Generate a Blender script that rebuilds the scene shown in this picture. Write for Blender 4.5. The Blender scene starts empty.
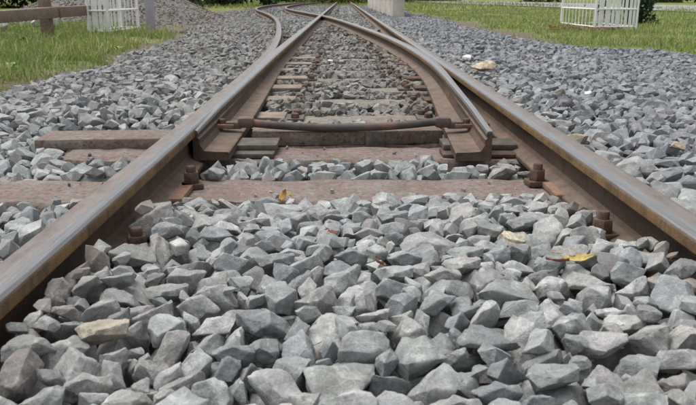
import bpy, bmesh, math, random
import numpy as np
from mathutils import Vector, Matrix, noise

# ------------------------------------------------------------------ camera, sky, sun, exposure
sc = bpy.context.scene
COL = sc.collection
CAM_Z = 0.521                       # sleeper tops are z = 0, rail tops z = 0.13
F_PX, W_PX, H_PX = 720.0, 696.0, 405.0
PITCH = math.radians(15.93)
YAW = math.radians(-0.40)
cam_d = bpy.data.cameras.new('camera')
cam = bpy.data.objects.new('camera', cam_d)
COL.objects.link(cam)
cam.location = (0, 0, CAM_Z)
cam.rotation_euler = (math.pi / 2 - PITCH, 0, YAW)
cam_d.sensor_width = 36.0
cam_d.lens = 36.0 * F_PX / W_PX
cam_d.clip_start = 0.02
cam_d.clip_end = 2000
cam_d.dof.use_dof = True
cam_d.dof.focus_distance = 2.1
cam_d.dof.aperture_fstop = 14.0
sc.camera = cam

SUN_EL, SUN_AZ = math.radians(70), math.radians(-60)     # azimuth from +Y towards +X
world = bpy.data.worlds.new('World')
sc.world = world
world.use_nodes = True
wn = world.node_tree
wn.nodes.clear()
sky = wn.nodes.new('ShaderNodeTexSky')
sky.sky_type = 'NISHITA'
sky.sun_disc = False
sky.sun_elevation = SUN_EL
sky.sun_rotation = SUN_AZ
sky.air_density = 1.0
sky.dust_density = 2.0
sky.ozone_density = 1.0
hs = wn.nodes.new('ShaderNodeHueSaturation')
hs.inputs['Saturation'].default_value = 0.22             # cloud cover: the sky is nearly white
bg = wn.nodes.new('ShaderNodeBackground')
bg.inputs['Strength'].default_value = 0.10
wo = wn.nodes.new('ShaderNodeOutputWorld')
wn.links.new(sky.outputs['Color'], hs.inputs['Color'])
wn.links.new(hs.outputs['Color'], bg.inputs['Color'])
wn.links.new(bg.outputs['Background'], wo.inputs['Surface'])
sun_d = bpy.data.lights.new('sun', 'SUN')
sun = bpy.data.objects.new('sun', sun_d)
COL.objects.link(sun)
sun_d.energy = 1.5
sun_d.angle = math.radians(55)
sun_d.color = (1.0, 0.97, 0.93)
sd = Vector((math.cos(SUN_EL) * math.sin(SUN_AZ), math.cos(SUN_EL) * math.cos(SUN_AZ), math.sin(SUN_EL)))
sun.rotation_euler = (-sd).to_track_quat('-Z', 'Y').to_euler()
sun.location = sd * 30
sc.view_settings.view_transform = 'Standard'
sc.view_settings.look = 'None'
sc.view_settings.exposure = 1.0
sc.view_settings.gamma = 1.0
sc.view_settings.use_curve_mapping = False
sc.cycles.use_denoising = True
sc.cycles.max_bounces = 6

rng = np.random.default_rng(11)
random.seed(5)

ORD = ['leftmost', 'second', 'third', 'fourth', 'fifth', 'sixth', 'seventh', 'eighth', 'ninth', 'tenth', 'eleventh', 'twelfth', 'thirteenth', 'fourteenth', 'fifteenth', 'sixteenth', 'seventeenth', 'eighteenth', 'nineteenth', 'twentieth'] + ['twenty-' + q for q in ('first', 'second', 'third', 'fourth', 'fifth', 'sixth', 'seventh', 'eighth', 'ninth')]
# ------------------------------------------------------------------ helpers
def link(o, parent=None):
    COL.objects.link(o)
    if parent is not None:
        o.parent = parent
    return o

def tag(o, label=None, cat=None, group=None, kind=None):
    if label: o['label'] = label
    if cat: o['category'] = cat
    if group: o['group'] = group
    if kind: o['kind'] = kind
    return o

def empty(name, loc=(0, 0, 0), rz=0.0):
    o = bpy.data.objects.new(name, None)
    o.location = loc
    o.rotation_euler = (0, 0, rz)
    o.empty_display_size = 0.1
    return link(o)

def mesh_obj(name, verts, faces, mat, parent=None, smooth=None):
    me = bpy.data.meshes.new(name)
    me.from_pydata([tuple(v) for v in verts], [], [tuple(f) for f in faces])
    me.update()
    if smooth is not None:
        me.polygons.foreach_set('use_smooth', [True] * len(me.polygons))
        me.set_sharp_from_angle(angle=math.radians(smooth))
    if mat is not None:
        me.materials.append(mat)
    return link(bpy.data.objects.new(name, me), parent)

def bm_obj(name, bm, mat, parent=None, smooth=None):
    me = bpy.data.meshes.new(name)
    bmesh.ops.recalc_face_normals(bm, faces=bm.faces)
    bm.to_mesh(me)
    bm.free()
    if smooth is not None:
        me.polygons.foreach_set('use_smooth', [True] * len(me.polygons))
        me.set_sharp_from_angle(angle=math.radians(smooth))
    if mat is not None:
        me.materials.append(mat)
    return link(bpy.data.objects.new(name, me), parent)

def add_box(bm, x0, x1, y0, y1, z0, z1, bev=0.0):
    r = bmesh.ops.create_cube(bm, size=1.0)
    vs = r['verts']
    for v in vs:
        v.co = Vector((x0 + (v.co.x + .5) * (x1 - x0), y0 + (v.co.y + .5) * (y1 - y0), z0 + (v.co.z + .5) * (z1 - z0)))
    if bev > 0:
        es = list({e for v in vs for e in v.link_edges})
        bmesh.ops.bevel(bm, geom=es, offset=bev, segments=2, affect='EDGES', profile=0.5)

def box_obj(name, x0, x1, y0, y1, z0, z1, mat, parent=None, bev=0.004):
    bm = bmesh.new()
    add_box(bm, x0, x1, y0, y1, z0, z1, bev)
    return bm_obj(name, bm, mat, parent, smooth=35)

def add_lathe(bm, prof, n, loc, rot=0.0):
    rings = []
    for r, z in prof:
        rings.append([bm.verts.new((loc[0] + r * math.cos(rot + 2 * math.pi * k / n), loc[1] + r * math.sin(rot + 2 * math.pi * k / n), loc[2] + z)) for k in range(n)])
    for a, b in zip(rings, rings[1:]):
        for k in range(n):
            bm.faces.new((a[k], a[(k + 1) % n], b[(k + 1) % n], b[k]))
    bm.faces.new(rings[0][::-1])
    bm.faces.new(rings[-1])

def add_tube(bm, pts, rad, n=8, cap=True):
    pts = [Vector(p) for p in pts]
    if not hasattr(rad, '__len__'):
        rad = [rad] * len(pts)
    rings = []
    up = Vector((0, 0, 1))
    for i, p in enumerate(pts):
        d = (pts[min(i + 1, len(pts) - 1)] - pts[max(i - 1, 0)]).normalized()
        a = d.cross(up)
        if a.length < 1e-3:
            a = d.cross(Vector((0, 1, 0)))
        a.normalize()
        b = a.cross(d).normalized()
        rings.append([bm.verts.new(p + rad[i] * (math.cos(2 * math.pi * k / n) * a + math.sin(2 * math.pi * k / n) * b)) for k in range(n)])
    for a, b in zip(rings, rings[1:]):
        for k in range(n):
            bm.faces.new((a[k], a[(k + 1) % n], b[(k + 1) % n], b[k]))
    if cap:
        bm.faces.new(rings[0][::-1])
        bm.faces.new(rings[-1])

def tube_obj(name, pts, rad, mat, parent=None, n=8):
    bm = bmesh.new()
    add_tube(bm, pts, rad, n)
    return bm_obj(name, bm, mat, parent, smooth=40)

def interp(tab):
    ys = np.array([t[0] for t in tab], float)
    xs = np.array([t[1] for t in tab], float)
    m = np.gradient(xs, ys)
    def f(y):
        y = np.clip(np.asarray(y, float), ys[0], ys[-1])
        i = np.clip(np.searchsorted(ys, y, side='right') - 1, 0, len(ys) - 2)
        h = ys[i + 1] - ys[i]
        t = (y - ys[i]) / h
        return ((2*t**3 - 3*t**2 + 1) * xs[i] + (t**3 - 2*t**2 + t) * h * m[i]
                + (-2*t**3 + 3*t**2) * xs[i + 1] + (t**3 - t**2) * h * m[i + 1])
    return f

# world point -> photograph pixel, and pixel -> point on a level
RC = np.array(cam.rotation_euler.to_matrix())
def project(P):
    q = (np.asarray(P, float) - np.array([0, 0, CAM_Z])) @ RC
    w = -q[..., 2]
    return W_PX / 2 + F_PX * q[..., 0] / w, H_PX / 2 - F_PX * q[..., 1] / w, w

def ground_at(px, py, z=0.0):
    d = RC @ np.array([(px - W_PX / 2) / F_PX, -(py - H_PX / 2) / F_PX, -1.0])
    t = (z - CAM_Z) / d[2]
    return d[0] * t, d[1] * t

# ------------------------------------------------------------------ materials
class Mat:
    def __init__(self, name, rough=0.8, metal=0.0, spec=0.3):
        self.m = bpy.data.materials.new(name)
        self.m.use_nodes = True
        self.t = self.m.node_tree
        self.b = self.t.nodes['Principled BSDF']
        self.b.inputs['Roughness'].default_value = rough
        self.b.inputs['Metallic'].default_value = metal
        self.b.inputs['Specular IOR Level'].default_value = spec
        self.geo = self.t.nodes.new('ShaderNodeNewGeometry')
        self.pos = self.geo.outputs['Position']
    def n(self, typ, **kw):
        x = self.t.nodes.new(typ)
        for k, v in kw.items():
            setattr(x, k, v)
        return x
    def l(self, a, b):
        self.t.links.new(a, b)
    def noise(self, scale, detail=4, rough=0.6, vec=None, stretch=None, dist=0.0):
        x = self.n('ShaderNodeTexNoise')
        x.inputs['Scale'].default_value = scale
        x.inputs['Detail'].default_value = detail
        x.inputs['Roughness'].default_value = rough
        x.inputs['Distortion'].default_value = dist
        v = vec or self.pos
        if stretch:
            mp = self.n('ShaderNodeMapping')
            mp.inputs['Scale'].default_value = stretch
            self.l(v, mp.inputs['Vector'])
            v = mp.outputs['Vector']
        self.l(v, x.inputs['Vector'])
        return x.outputs['Fac']
    def ramp(self, fac, stops):
        x = self.n('ShaderNodeValToRGB')
        e = x.color_ramp.elements
        while len(e) < len(stops):
            e.new(0.5)
        for i, (p, c) in enumerate(stops):
            e[i].position = p
            c = (c, c, c) if not hasattr(c, '__len__') else c
            e[i].color = (c[0], c[1], c[2], 1)
        self.l(fac, x.inputs['Fac'])
        return x.outputs['Color']
    def mix(self, fac, a, b, mode='MIX'):
        x = self.n('ShaderNodeMix', data_type='RGBA', blend_type=mode)
        for s, v in ((x.inputs[0], fac), (x.inputs[6], a), (x.inputs[7], b)):
            if hasattr(v, 'is_linked'):
                self.l(v, s)
            elif hasattr(v, '__len__'):
                s.default_value = (v[0], v[1], v[2], 1)
            else:
                s.default_value = v
        return x.outputs[2]
    def math(self, op, a, b=0.5, clamp=False):
        x = self.n('ShaderNodeMath', operation=op, use_clamp=clamp)
        for s, v in ((x.inputs[0], a), (x.inputs[1], b)):
            if hasattr(v, 'is_linked'):
                self.l(v, s)
            else:
                s.default_value = v
        return x.outputs[0]
    def attr(self, name, kind='GEOMETRY'):
        x = self.n('ShaderNodeAttribute', attribute_name=name, attribute_type=kind)
        return x
    def color(self, c):
        if hasattr(c, 'is_linked'):
            self.l(c, self.b.inputs['Base Color'])
        else:
            self.b.inputs['Base Color'].default_value = (c[0], c[1], c[2], 1)
        return self
    def bump(self, h, strength=0.4, dist=0.004):
        x = self.n('ShaderNodeBump')
        x.inputs['Strength'].default_value = strength
        x.inputs['Distance'].default_value = dist
        self.l(h, x.inputs['Height'])
        self.l(x.outputs['Normal'], self.b.inputs['Normal'])
        return self

def stone_material(name, kind):
    m = Mat(name, rough=0.82, spec=0.25)
    tint = m.attr('tint', kind).outputs['Color']
    blot = m.ramp(m.noise(38, 5, 0.65), [(0.28, 0.68), (0.5, 0.98), (0.72, 1.28)])
    c = m.mix(1.0, tint, blot, 'MULTIPLY')
    grain = m.ramp(m.noise(330, 3, 0.7), [(0.3, 0.82), (0.5, 1.0), (0.72, 1.18)])
    c = m.mix(1.0, c, grain, 'MULTIPLY')
    vein = m.ramp(m.noise(9, 3, 0.5, dist=2.2), [(0.485, 0.0), (0.5, 0.45), (0.515, 0.0)])
    c = m.mix(vein, c, m.mix(1.0, c, (1.6, 1.58, 1.5), 'MULTIPLY'))
    patch = m.ramp(m.noise(21, 4, 0.7, dist=0.8), [(0.54, 0.0), (0.6, 0.35)])
    c = m.mix(patch, c, m.mix(1.0, c, (1.7, 1.7, 1.65), 'MULTIPLY'))
    dirt = m.ramp(m.noise(14, 3, 0.55), [(0.52, 0.0), (0.74, 0.42)])
    c = m.mix(dirt, c, m.mix(1.0, c, (0.96, 0.88, 0.78), 'MULTIPLY'))
    m.color(c)
    h = m.math('ADD', m.math('MULTIPLY', m.noise(85, 6, 0.7), 1.0), m.math('MULTIPLY', m.noise(420, 3, 0.6), 0.25))
    m.bump(h, 0.7, 0.0052 if kind == 'OBJECT' else 0.0018)
    return m.m

M_STONE_OBJ = stone_material('crushed_stone_single', 'OBJECT')
M_STONE = stone_material('crushed_stone_bed', 'GEOMETRY')

def rail_material():
    m = Mat('rail_steel', spec=0.4)
    wear = m.attr('wear').outputs['Fac']
    n1 = m.noise(9, 6, 0.65, stretch=(1, 0.25, 1))
    n2 = m.noise(120, 4, 0.7)
    rust = m.ramp(n1, [(0.3, (0.034, 0.023, 0.017)), (0.5, (0.075, 0.047, 0.032)), (0.7, (0.145, 0.085, 0.05))])
    rust = m.mix(m.math('MULTIPLY', m.ramp(n2, [(0.45, 0.0), (0.7, 1.0)]), 0.5), rust, (0.125, 0.075, 0.047))
    side = m.attr('orange').outputs['Fac']
    rust = m.mix(m.math('MULTIPLY', side, m.ramp(m.noise(22, 5, 0.7, stretch=(1, 0.35, 1)), [(0.3, 0.15), (0.65, 1.0)])), rust, (0.27, 0.155, 0.055))
    sep = m.n('ShaderNodeSeparateXYZ'); m.l(m.pos, sep.inputs[0])
    foot = m.ramp(m.math('ADD', sep.outputs['Z'], m.math('MULTIPLY', m.noise(18, 4, 0.6), 0.03)), [(0.030, 1.0), (0.062, 0.0)])
    rust = m.mix(m.math('MULTIPLY', foot, 0.75), rust, m.mix(m.ramp(m.noise(40, 5, 0.7), [(0.4, 0.0), (0.65, 1.0)]), (0.135, 0.09, 0.067), (0.085, 0.06, 0.048)))
    streak = m.ramp(m.noise(26, 5, 0.7, stretch=(1, 1, 0.15)), [(0.45, 0.0), (0.7, 0.7)])
    rust = m.mix(m.math('MULTIPLY', streak, m.math('SUBTRACT', 1.0, foot)), rust, (0.045, 0.032, 0.026))
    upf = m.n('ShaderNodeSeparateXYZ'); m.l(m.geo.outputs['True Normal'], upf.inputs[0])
    dusty = m.math('MULTIPLY', m.ramp(upf.outputs['Z'], [(0.45, 0.0), (0.8, 1.0)]), m.ramp(m.noise(28, 5, 0.7), [(0.3, 0.45), (0.6, 0.95)]))  # up-facing steel made paler: light from above put into the colour, with dust
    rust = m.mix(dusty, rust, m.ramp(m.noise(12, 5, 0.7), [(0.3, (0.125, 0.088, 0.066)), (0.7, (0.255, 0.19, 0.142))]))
    scr = m.noise(60, 4, 0.6, stretch=(6, 0.12, 1))
    steel = m.ramp(scr, [(0.3, (0.195, 0.19, 0.188)), (0.7, (0.295, 0.293, 0.298))])
    film = m.mix(m.ramp(m.noise(16, 5, 0.7, stretch=(2, 0.3, 1)), [(0.35, 0.0), (0.7, 0.8)]), steel, (0.15, 0.122, 0.106))
    w = m.math('ADD', wear, m.math('MULTIPLY', m.math('SUBTRACT', m.noise(30, 5, 0.7, stretch=(1.5, 0.3, 1)), 0.5), 0.55), True)
    wm = m.ramp(w, [(0.22, 0.0), (0.5, 0.62), (0.85, 1.0)])
    bare = m.mix(m.ramp(w, [(0.45, 0.0), (0.9, 1.0)]), film, steel)
    m.color(m.mix(wm, rust, bare))
    rr = m.ramp(wm, [(0.0, 0.88), (0.6, 0.52), (1.0, 0.37)])
    m.l(m.math('ADD', rr, m.math('MULTIPLY', m.math('SUBTRACT', n2, 0.5), 0.2)), m.b.inputs['Roughness'])
    m.l(m.math('MULTIPLY', wm, 0.85), m.b.inputs['Metallic'])
    inv = m.math('SUBTRACT', 1.0, wm)
    m.bump(m.math('MULTIPLY', m.noise(160, 6, 0.75), m.math('ADD', m.math('MULTIPLY', inv, 1.0), 0.10)), 0.9, 0.005)
    return m.m
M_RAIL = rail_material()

def rust_material(name, a, b, c, scale=30, rough=0.85):
    m = Mat(name, rough=rough, spec=0.25)
    col = m.ramp(m.noise(scale, 6, 0.7), [(0.3, a), (0.5, b), (0.72, c)])
    col = m.mix(m.ramp(m.noise(scale * 7, 3, 0.7), [(0.5, 0.0), (0.75, 0.6)]), col, a)
    m.color(col)
    m.bump(m.noise(scale * 5, 6, 0.75), 0.6, 0.003)
    return m.m
M_RUST = rust_material('rusty_iron', (0.05, 0.034, 0.027), (0.105, 0.066, 0.048), (0.185, 0.12, 0.085))
M_PLATE = rust_material('rusty_plate', (0.13, 0.075, 0.055), (0.23, 0.135, 0.095), (0.30, 0.19, 0.135), 18)
M_TAN = rust_material('dusty_plate', (.15, .118, .09), (.25, .20, .158), (.34, .285, .23), 14)
M_GREASE = rust_material('greasy_iron', (0.055, 0.048, 0.04), (0.105, 0.092, 0.076), (0.19, 0.155, 0.12), 24, 0.6)
M_ROD = rust_material('rod_iron', (0.045, 0.042, 0.04), (0.085, 0.072, 0.065), (0.24, 0.115, 0.085), 7, 0.6)

def timber_material(name, a, b, c, dust):
    m = Mat(name, rough=0.88, spec=0.2)
    tc = m.n('ShaderNodeTexCoord').outputs['Object']
    g = m.noise(14, 6, 0.7, vec=tc, stretch=(0.5, 3, 3), dist=0.4)
    col = m.ramp(g, [(0.15, a), (0.5, b), (0.85, c)])
    blot = m.noise(7, 5, 0.6)
    col = m.mix(m.ramp(blot, [(0.4, 0.0), (0.68, 0.75)]), col, dust)
    col = m.mix(m.ramp(m.noise(2.6, 5, 0.7), [(0.48, 0.0), (0.66, 0.6)]), col, (0.175, 0.118, 0.093))
    col = m.mix(m.ramp(m.noise(33, 5, 0.75), [(0.5, 0.0), (0.68, 0.55)]), col, (0.30, 0.285, 0.265))
    spot = m.ramp(m.noise(75, 4, 0.7), [(0.52, 0.0), (0.66, 0.8)])
    col = m.mix(spot, col, (a[0] * .7, a[1] * .7, a[2] * .7))
    m.color(col)
    ck = m.noise(11, 4, 0.65, vec=tc, stretch=(0.22, 9, 9), dist=0.3)
    ckm = m.ramp(ck, [(0.27, 0.8), (0.31, 0.0)])
    col = m.mix(ckm, col, (0.03, 0.022, 0.018))
    m.color(col)
    crack = m.noise(30, 6, 0.75, vec=tc, stretch=(0.15, 5, 5))
    m.bump(m.math('SUBTRACT', m.math('ADD', crack, m.math('MULTIPLY', m.noise(180, 4, 0.7), 0.4)), ckm), 0.7, 0.0035)
    return m.m
M_TIMBER = timber_material('sleeper_timber', (0.105, 0.077, 0.066), (0.178, 0.133, 0.114), (0.24, 0.188, 0.163), (0.245, 0.21, 0.188))
M_TIMBER_PALE = timber_material('sleeper_timber_pale', (0.12, 0.10, 0.082), (0.20, 0.172, 0.142), (0.27, 0.238, 0.20), (0.25, 0.235, 0.21))
M_TIMBER_DARK = timber_material('block_timber', (0.085, 0.058, 0.046), (0.15, 0.102, 0.08), (0.21, 0.15, 0.115), (0.22, 0.175, 0.14))
M_LOG = timber_material('log_timber', (0.12, 0.08, 0.06), (0.22, 0.15, 0.115), (0.31, 0.235, 0.19), (0.26, 0.21, 0.175))

def simple(name, base, var=0.15, scale=20, rough=0.8, bump=0.2):
    m = Mat(name, rough=rough)
    c = m.mix(1.0, base, m.ramp(m.noise(scale, 5, 0.65), [(0.3, 1 - var), (0.7, 1 + var)]), 'MULTIPLY')
    m.color(c)
    m.bump(m.noise(scale * 4, 4, 0.7), bump, 0.003)
    return m.m
def white_paint():
    m = Mat('white_paint', rough=0.5, spec=0.4)
    c = m.mix(m.ramp(m.noise(9, 6, 0.7), [(0.5, 0.0), (0.75, 0.6)]), (0.80, 0.80, 0.78), (0.52, 0.49, 0.44))
    c = m.mix(m.ramp(m.noise(60, 4, 0.7), [(0.62, 0.0), (0.7, 0.8)]), c, (0.32, 0.22, 0.15))
    m.color(c)
    return m.m
M_WHITE = white_paint()
M_GREYPOST = simple('grey_post', (0.36, 0.35, 0.37))
M_CONCRETE = simple('old_concrete', (0.50, 0.46, 0.40), 0.25, 2.5, 0.9, 0.4)

def asphalt():
    m = Mat('asphalt', rough=0.85)
    c = m.ramp(m.noise(0.5, 5, 0.6), [(0.3, (0.20, 0.20, 0.205)), (0.7, (0.29, 0.285, 0.29))])
    c = m.mix(1.0, c, m.ramp(m.noise(70, 3, 0.7), [(0.3, 0.8), (0.7, 1.2)]), 'MULTIPLY')
    m.color(c)
    m.bump(m.noise(160, 3, 0.7), 0.4, 0.006)
    return m.m
M_ASPHALT = asphalt()

def soil(name, kind):
    m = Mat(name, rough=0.95, spec=0.1)
    if kind == 'bed':
        c = m.ramp(m.noise(55, 5, 0.7), [(0.3, (0.085, 0.08, 0.075)), (0.52, (0.19, 0.185, 0.175)), (0.75, (0.30, 0.295, 0.285))])
        c = m.mix(m.ramp(m.noise(1.1, 4, 0.6), [(0.5, 0.0), (0.7, 0.55)]), c, (0.20, 0.165, 0.12))
        m.color(c)
        m.bump(m.noise(60, 5, 0.7), 1.0, 0.02)
    else:
        c = m.ramp(m.noise(1.3, 6, 0.7), [(0.32, (0.10, 0.14, 0.036)), (0.5, (0.16, 0.20, 0.056)), (0.6, (0.235, 0.22, 0.10)), (0.74, (0.215, 0.165, 0.11))])
        bare = m.attr('bare').outputs['Fac']
        bk = m.math('ADD', bare, m.math('MULTIPLY', m.math('SUBTRACT', m.noise(2.2, 5, 0.65), 0.5), 1.3), True)
        c = m.mix(m.ramp(bk, [(0.35, 0.0), (0.6, 1.0)]), c, m.ramp(m.noise(9, 5, 0.7), [(0.3, (0.12, 0.095, 0.07)), (0.7, (0.23, 0.19, 0.15))]))
        c = m.mix(1.0, c, m.ramp(m.noise(40, 4, 0.7), [(0.3, 0.6), (0.7, 1.35)]), 'MULTIPLY')
        m.color(c)
        m.bump(m.noise(30, 5, 0.7), 0.9, 0.03)
    return m.m
M_BED = soil('ballast_fines', 'bed')
M_GROUND = soil('meadow_soil', 'meadow')

def leafy(name, var=0.25, trans=0.25):
    m = Mat(name, rough=0.65, spec=0.25)
    col = m.attr('tint').outputs['Color']
    c = m.mix(1.0, col, m.ramp(m.noise(25, 3, 0.6), [(0.3, 1 - var), (0.7, 1 + var)]), 'MULTIPLY')
    m.color(c)
    tr = m.n('ShaderNodeBsdfTranslucent')
    m.l(c, tr.inputs['Color'])
    mx = m.n('ShaderNodeMixShader')
    mx.inputs[0].default_value = trans
    m.l(m.b.outputs[0], mx.inputs[1])
    m.l(tr.outputs[0], mx.inputs[2])
    m.l(mx.outputs[0], m.t.nodes['Material Output'].inputs['Surface'])
    return m.m
M_GRASS = leafy('grass_blades')
M_FOLIAGE = leafy('shrub_leaves')

# ------------------------------------------------------------------ setting: ground, ballast bed, road
def smooth01(t):
    t = np.clip(t, 0, 1)
    return t * t * (3 - 2 * t)
def bed_edge_left(y):
    return -2.15 + 0.12 * np.sin(y * 1.3) + 0.08 * np.sin(y * 3.1 + 1) - np.clip((y - 9) * 0.13, 0, 2.2)
def bed_edge_right(y):
    return 3.75 + 0.12 * np.sin(y * 1.1 + 2) + 0.08 * np.sin(y * 2.7) - 1.35 * smooth01((y - 7.6) / 2.2)
def ground_z(x, y):
    x = np.asarray(x, float); y = np.asarray(y, float)
    inside = np.minimum(x - bed_edge_left(y), bed_edge_right(y) - x)
    z = -0.055 - 0.075 * smooth01((inside + 0.25) / 0.5)
    z = z + 0.05 * smooth01((-x - 2.6) / 3) + 0.02 * np.sin(x * 1.7) * np.sin(y * 1.3) * smooth01((np.abs(x) - 2.2) / 1)
    z = z + 0.10 * smooth01((x - 3) / 8)
    return z

def grid_obj(name, xs, ys, zf, mat):
    X, Y = np.meshgrid(xs, ys)
    Z = zf(X, Y)
    V = np.stack([X, Y, Z], -1).reshape(-1, 3)
    nx, ny = len(xs), len(ys)
    F = [(j * nx + i, j * nx + i + 1, (j + 1) * nx + i + 1, (j + 1) * nx + i) for j in range(ny - 1) for i in range(nx - 1)]
    return mesh_obj(name, V, F, mat, smooth=60)
xs = np.concatenate([[-900, -300, -120, -60, -30, -20], np.linspace(-14, 14, 90), [20, 30, 60, 120, 300, 900]])
ys = np.concatenate([[-200, -60, -20, -6, -2], np.linspace(0, 30, 90), np.linspace(32, 60, 15), [75, 100, 160, 300, 600, 1500]])
gr_ = tag(grid_obj('ground', xs, ys, ground_z, M_GROUND), kind='structure')
def bareness(x, y):
    outl = bed_edge_left(y) - x; outr = x - bed_edge_right(y)
    b = np.where(outl > outr, 1 - smooth01((outl - .05) / .55), 1 - smooth01((outr - .05) / .5))
    b = b * np.where(outr > outl, .5, .8)
    b = np.maximum(b, smooth01((y - 8.5) / 2) * (1 - smooth01((y - 24) / 10)) * (1 - smooth01((outr - .25) / .6)) * (outr > -.3) * .85)
    return np.maximum(b, .9 * (1 - smooth01((outl - 1.0) / .8)) * smooth01((y - 10) / 3) * (outl > -.3) * (y < 26))
gv = np.empty(len(gr_.data.vertices) * 3); gr_.data.vertices.foreach_get('co', gv); gv = gv.reshape(-1, 3)
ga = gr_.data.attributes.new('bare', 'FLOAT', 'POINT'); ga.data.foreach_set('value', bareness(gv[:, 0], gv[:, 1]))
# the bed of fines under the stones
ys2 = np.concatenate([np.linspace(-1.5, 30, 120), np.linspace(32, 52, 8)])
V, F = [], []
for j, y in enumerate(ys2):
    a, b = bed_edge_left(y) + 0.1, bed_edge_right(y) - 0.1
    far = smooth01((y - 13) / 4)
    for i in range(13):
        x = a + (b - a) * i / 12
        e = min(i, 12 - i)
        V.append((x, y, (-0.16 if e == 0 else -0.092) + (0.035 * far if e else 0.05 * far)))
for j in range(len(ys2) - 1):
    for i in range(12):
        F.append((j * 13 + i, j * 13 + i + 1, (j + 1) * 13 + i + 1, (j + 1) * 13 + i))
tag(mesh_obj('ballast_bed', V, F, M_BED, smooth=60), kind='structure')
# the road beyond the grass on the right
rd = [(13.4, 12), (11.2, 24), (9.2, 40), (7.8, 58), (6.0, 90), (2.0, 140)]
V, F = [], []
for i, (x, y) in enumerate(rd):
    wdt = 10.5
    for k in range(5):
        xx = x + wdt * k / 4
        V.append((xx, y, float(ground_z(13.0, y)) + 0.03 + 0.04 * (1 - abs(k - 2) / 2)))
for i in range(len(rd) - 1):
    for k in range(4):
        F.append((i * 5 + k, i * 5 + k + 1, i * 5 + k + 6, i * 5 + k + 5))
tag(mesh_obj('road', V, F, M_ASPHALT, smooth=60), kind='structure')

# ------------------------------------------------------------------ rails
GL, GR = -0.468, 0.600                        # gauge faces of the straight track
div_l = interp([(-2, GL), (0, GL), (2.6, GL), (4.2, -0.487), (5.6, -0.525), (7, -0.60), (10, -0.83), (15, -1.35), (20, -2.08), (23, -2.57), (27.6, -3.17), (33, -3.55), (40, -3.7), (50, -3.5), (64, -3.0)])
div_r = interp([(2.22, 0.452), (3.16, 0.497), (4.5, 0.545), (5.8, 0.532), (7.05, 0.478), (10, 0.25), (15.1, -0.27), (17, -0.52), (20, -1.00), (23, -1.50), (27.6, -2.12), (33, -2.50), (40, -2.65), (50, -2.45), (64, -1.95)])

HALF = [(0.000, .1300), (.012, .1298), (.022, .1288), (.0285, .1265), (.0325, .1215), (.0340, .1120), (.0330, .0975), (.0200, .0900),
        (.0095, .0835), (.0075, .0620), (.0090, .0380), (.0180, .0270), (.0400, .0175), (.0530, .0120), (.0550, .0090), (.0550, .0000)]
WEAR_G = [0.50, 0.60, 0.90, 1.0, 0.55, 0.05] + [0] * 10          # gauge side
WEAR_F = [0.50, 0.46, 0.42, 0.36, 0.1, 0.0] + [0] * 10          # field side
ORNG_G = [0, 0, 0, .15, .8, 1, 1, .35, .1] + [.05] * 7
PROF = HALF[::-1] + [(-u, z) for u, z in HALF[1:]]                # gauge side positive, then field side
WEAR = WEAR_G[::-1] + WEAR_F[1:]
ORNG = ORNG_G[::-1] + [o * .5 for o in ORNG_G[1:]]
TOE = []
for i, (u, z) in enumerate(PROF):
    if u > 0:
        if z > .085: uu = u * .30
        elif z > .05: uu = .014
        elif z > .03: uu = .026
        else:
            uu = {.018: .034, .040: .062, .053: .101, .055: .105}[u]
            z = {.027: .036, .0175: .0335, .012: .0325, .009: .029, .0: .0}[z]
    else:
        uu = max(u, -.008)
    TOE.append((uu, .020 + z * .106 / .13))

def sweep(name, ys, centre, gauge_sign, blade=None, dz=0.0, smooth=28, wear_gain=1.0):
    n = len(PROF)
    V, F, wr, orr = [], [], [], []
    for y in ys:
        t = 1.0
        if blade:
            t = float(smooth01((y - blade[0]) / (blade[1] - blade[0])))
        x = float(centre(y))
        slope = float(centre(y + .05) - centre(y - .05)) / .1
        nx, ny = 1 / math.hypot(1, slope), -slope / math.hypot(1, slope)
        drop = 0.010 * (1 - min(1, (y - blade[0]) / .45)) if blade else 0
        for k in range(n):
            u = PROF[k][0] * t + TOE[k][0] * (1 - t)
            z = PROF[k][1] * t + TOE[k][1] * (1 - t)
            if z > .1: z -= drop
            V.append((x + nx * u * gauge_sign, y + ny * u * gauge_sign, z + dz))
            wv = WEAR[k]
            if blade and z > .11 and PROF[k][1] > .12: wv = wv * t + .62 * (1 - t)
            wr.append(wv * wear_gain if wv < .99 else wv); orr.append(ORNG[k] * (t if blade else 1))
    for j in range(len(ys) - 1):
        for k in range(n):
            k2 = (k + 1) % n
            f = (j * n + k, (j + 1) * n + k, (j + 1) * n + k2, j * n + k2)
            F.append(f if gauge_sign > 0 else f[::-1])
    F.append(tuple(range(n)) if gauge_sign < 0 else tuple(range(n))[::-1])
    last = (len(ys) - 1) * n
    F.append(tuple(last + k for k in range(n))[::-1] if gauge_sign < 0 else tuple(last + k for k in range(n)))
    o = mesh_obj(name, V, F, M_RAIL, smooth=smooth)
    for an, vals in (('wear', wr), ('orange', orr)):
        a = o.data.attributes.new(an, 'FLOAT', 'POINT')
        a.data.foreach_set('value', vals)
    return o

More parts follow.
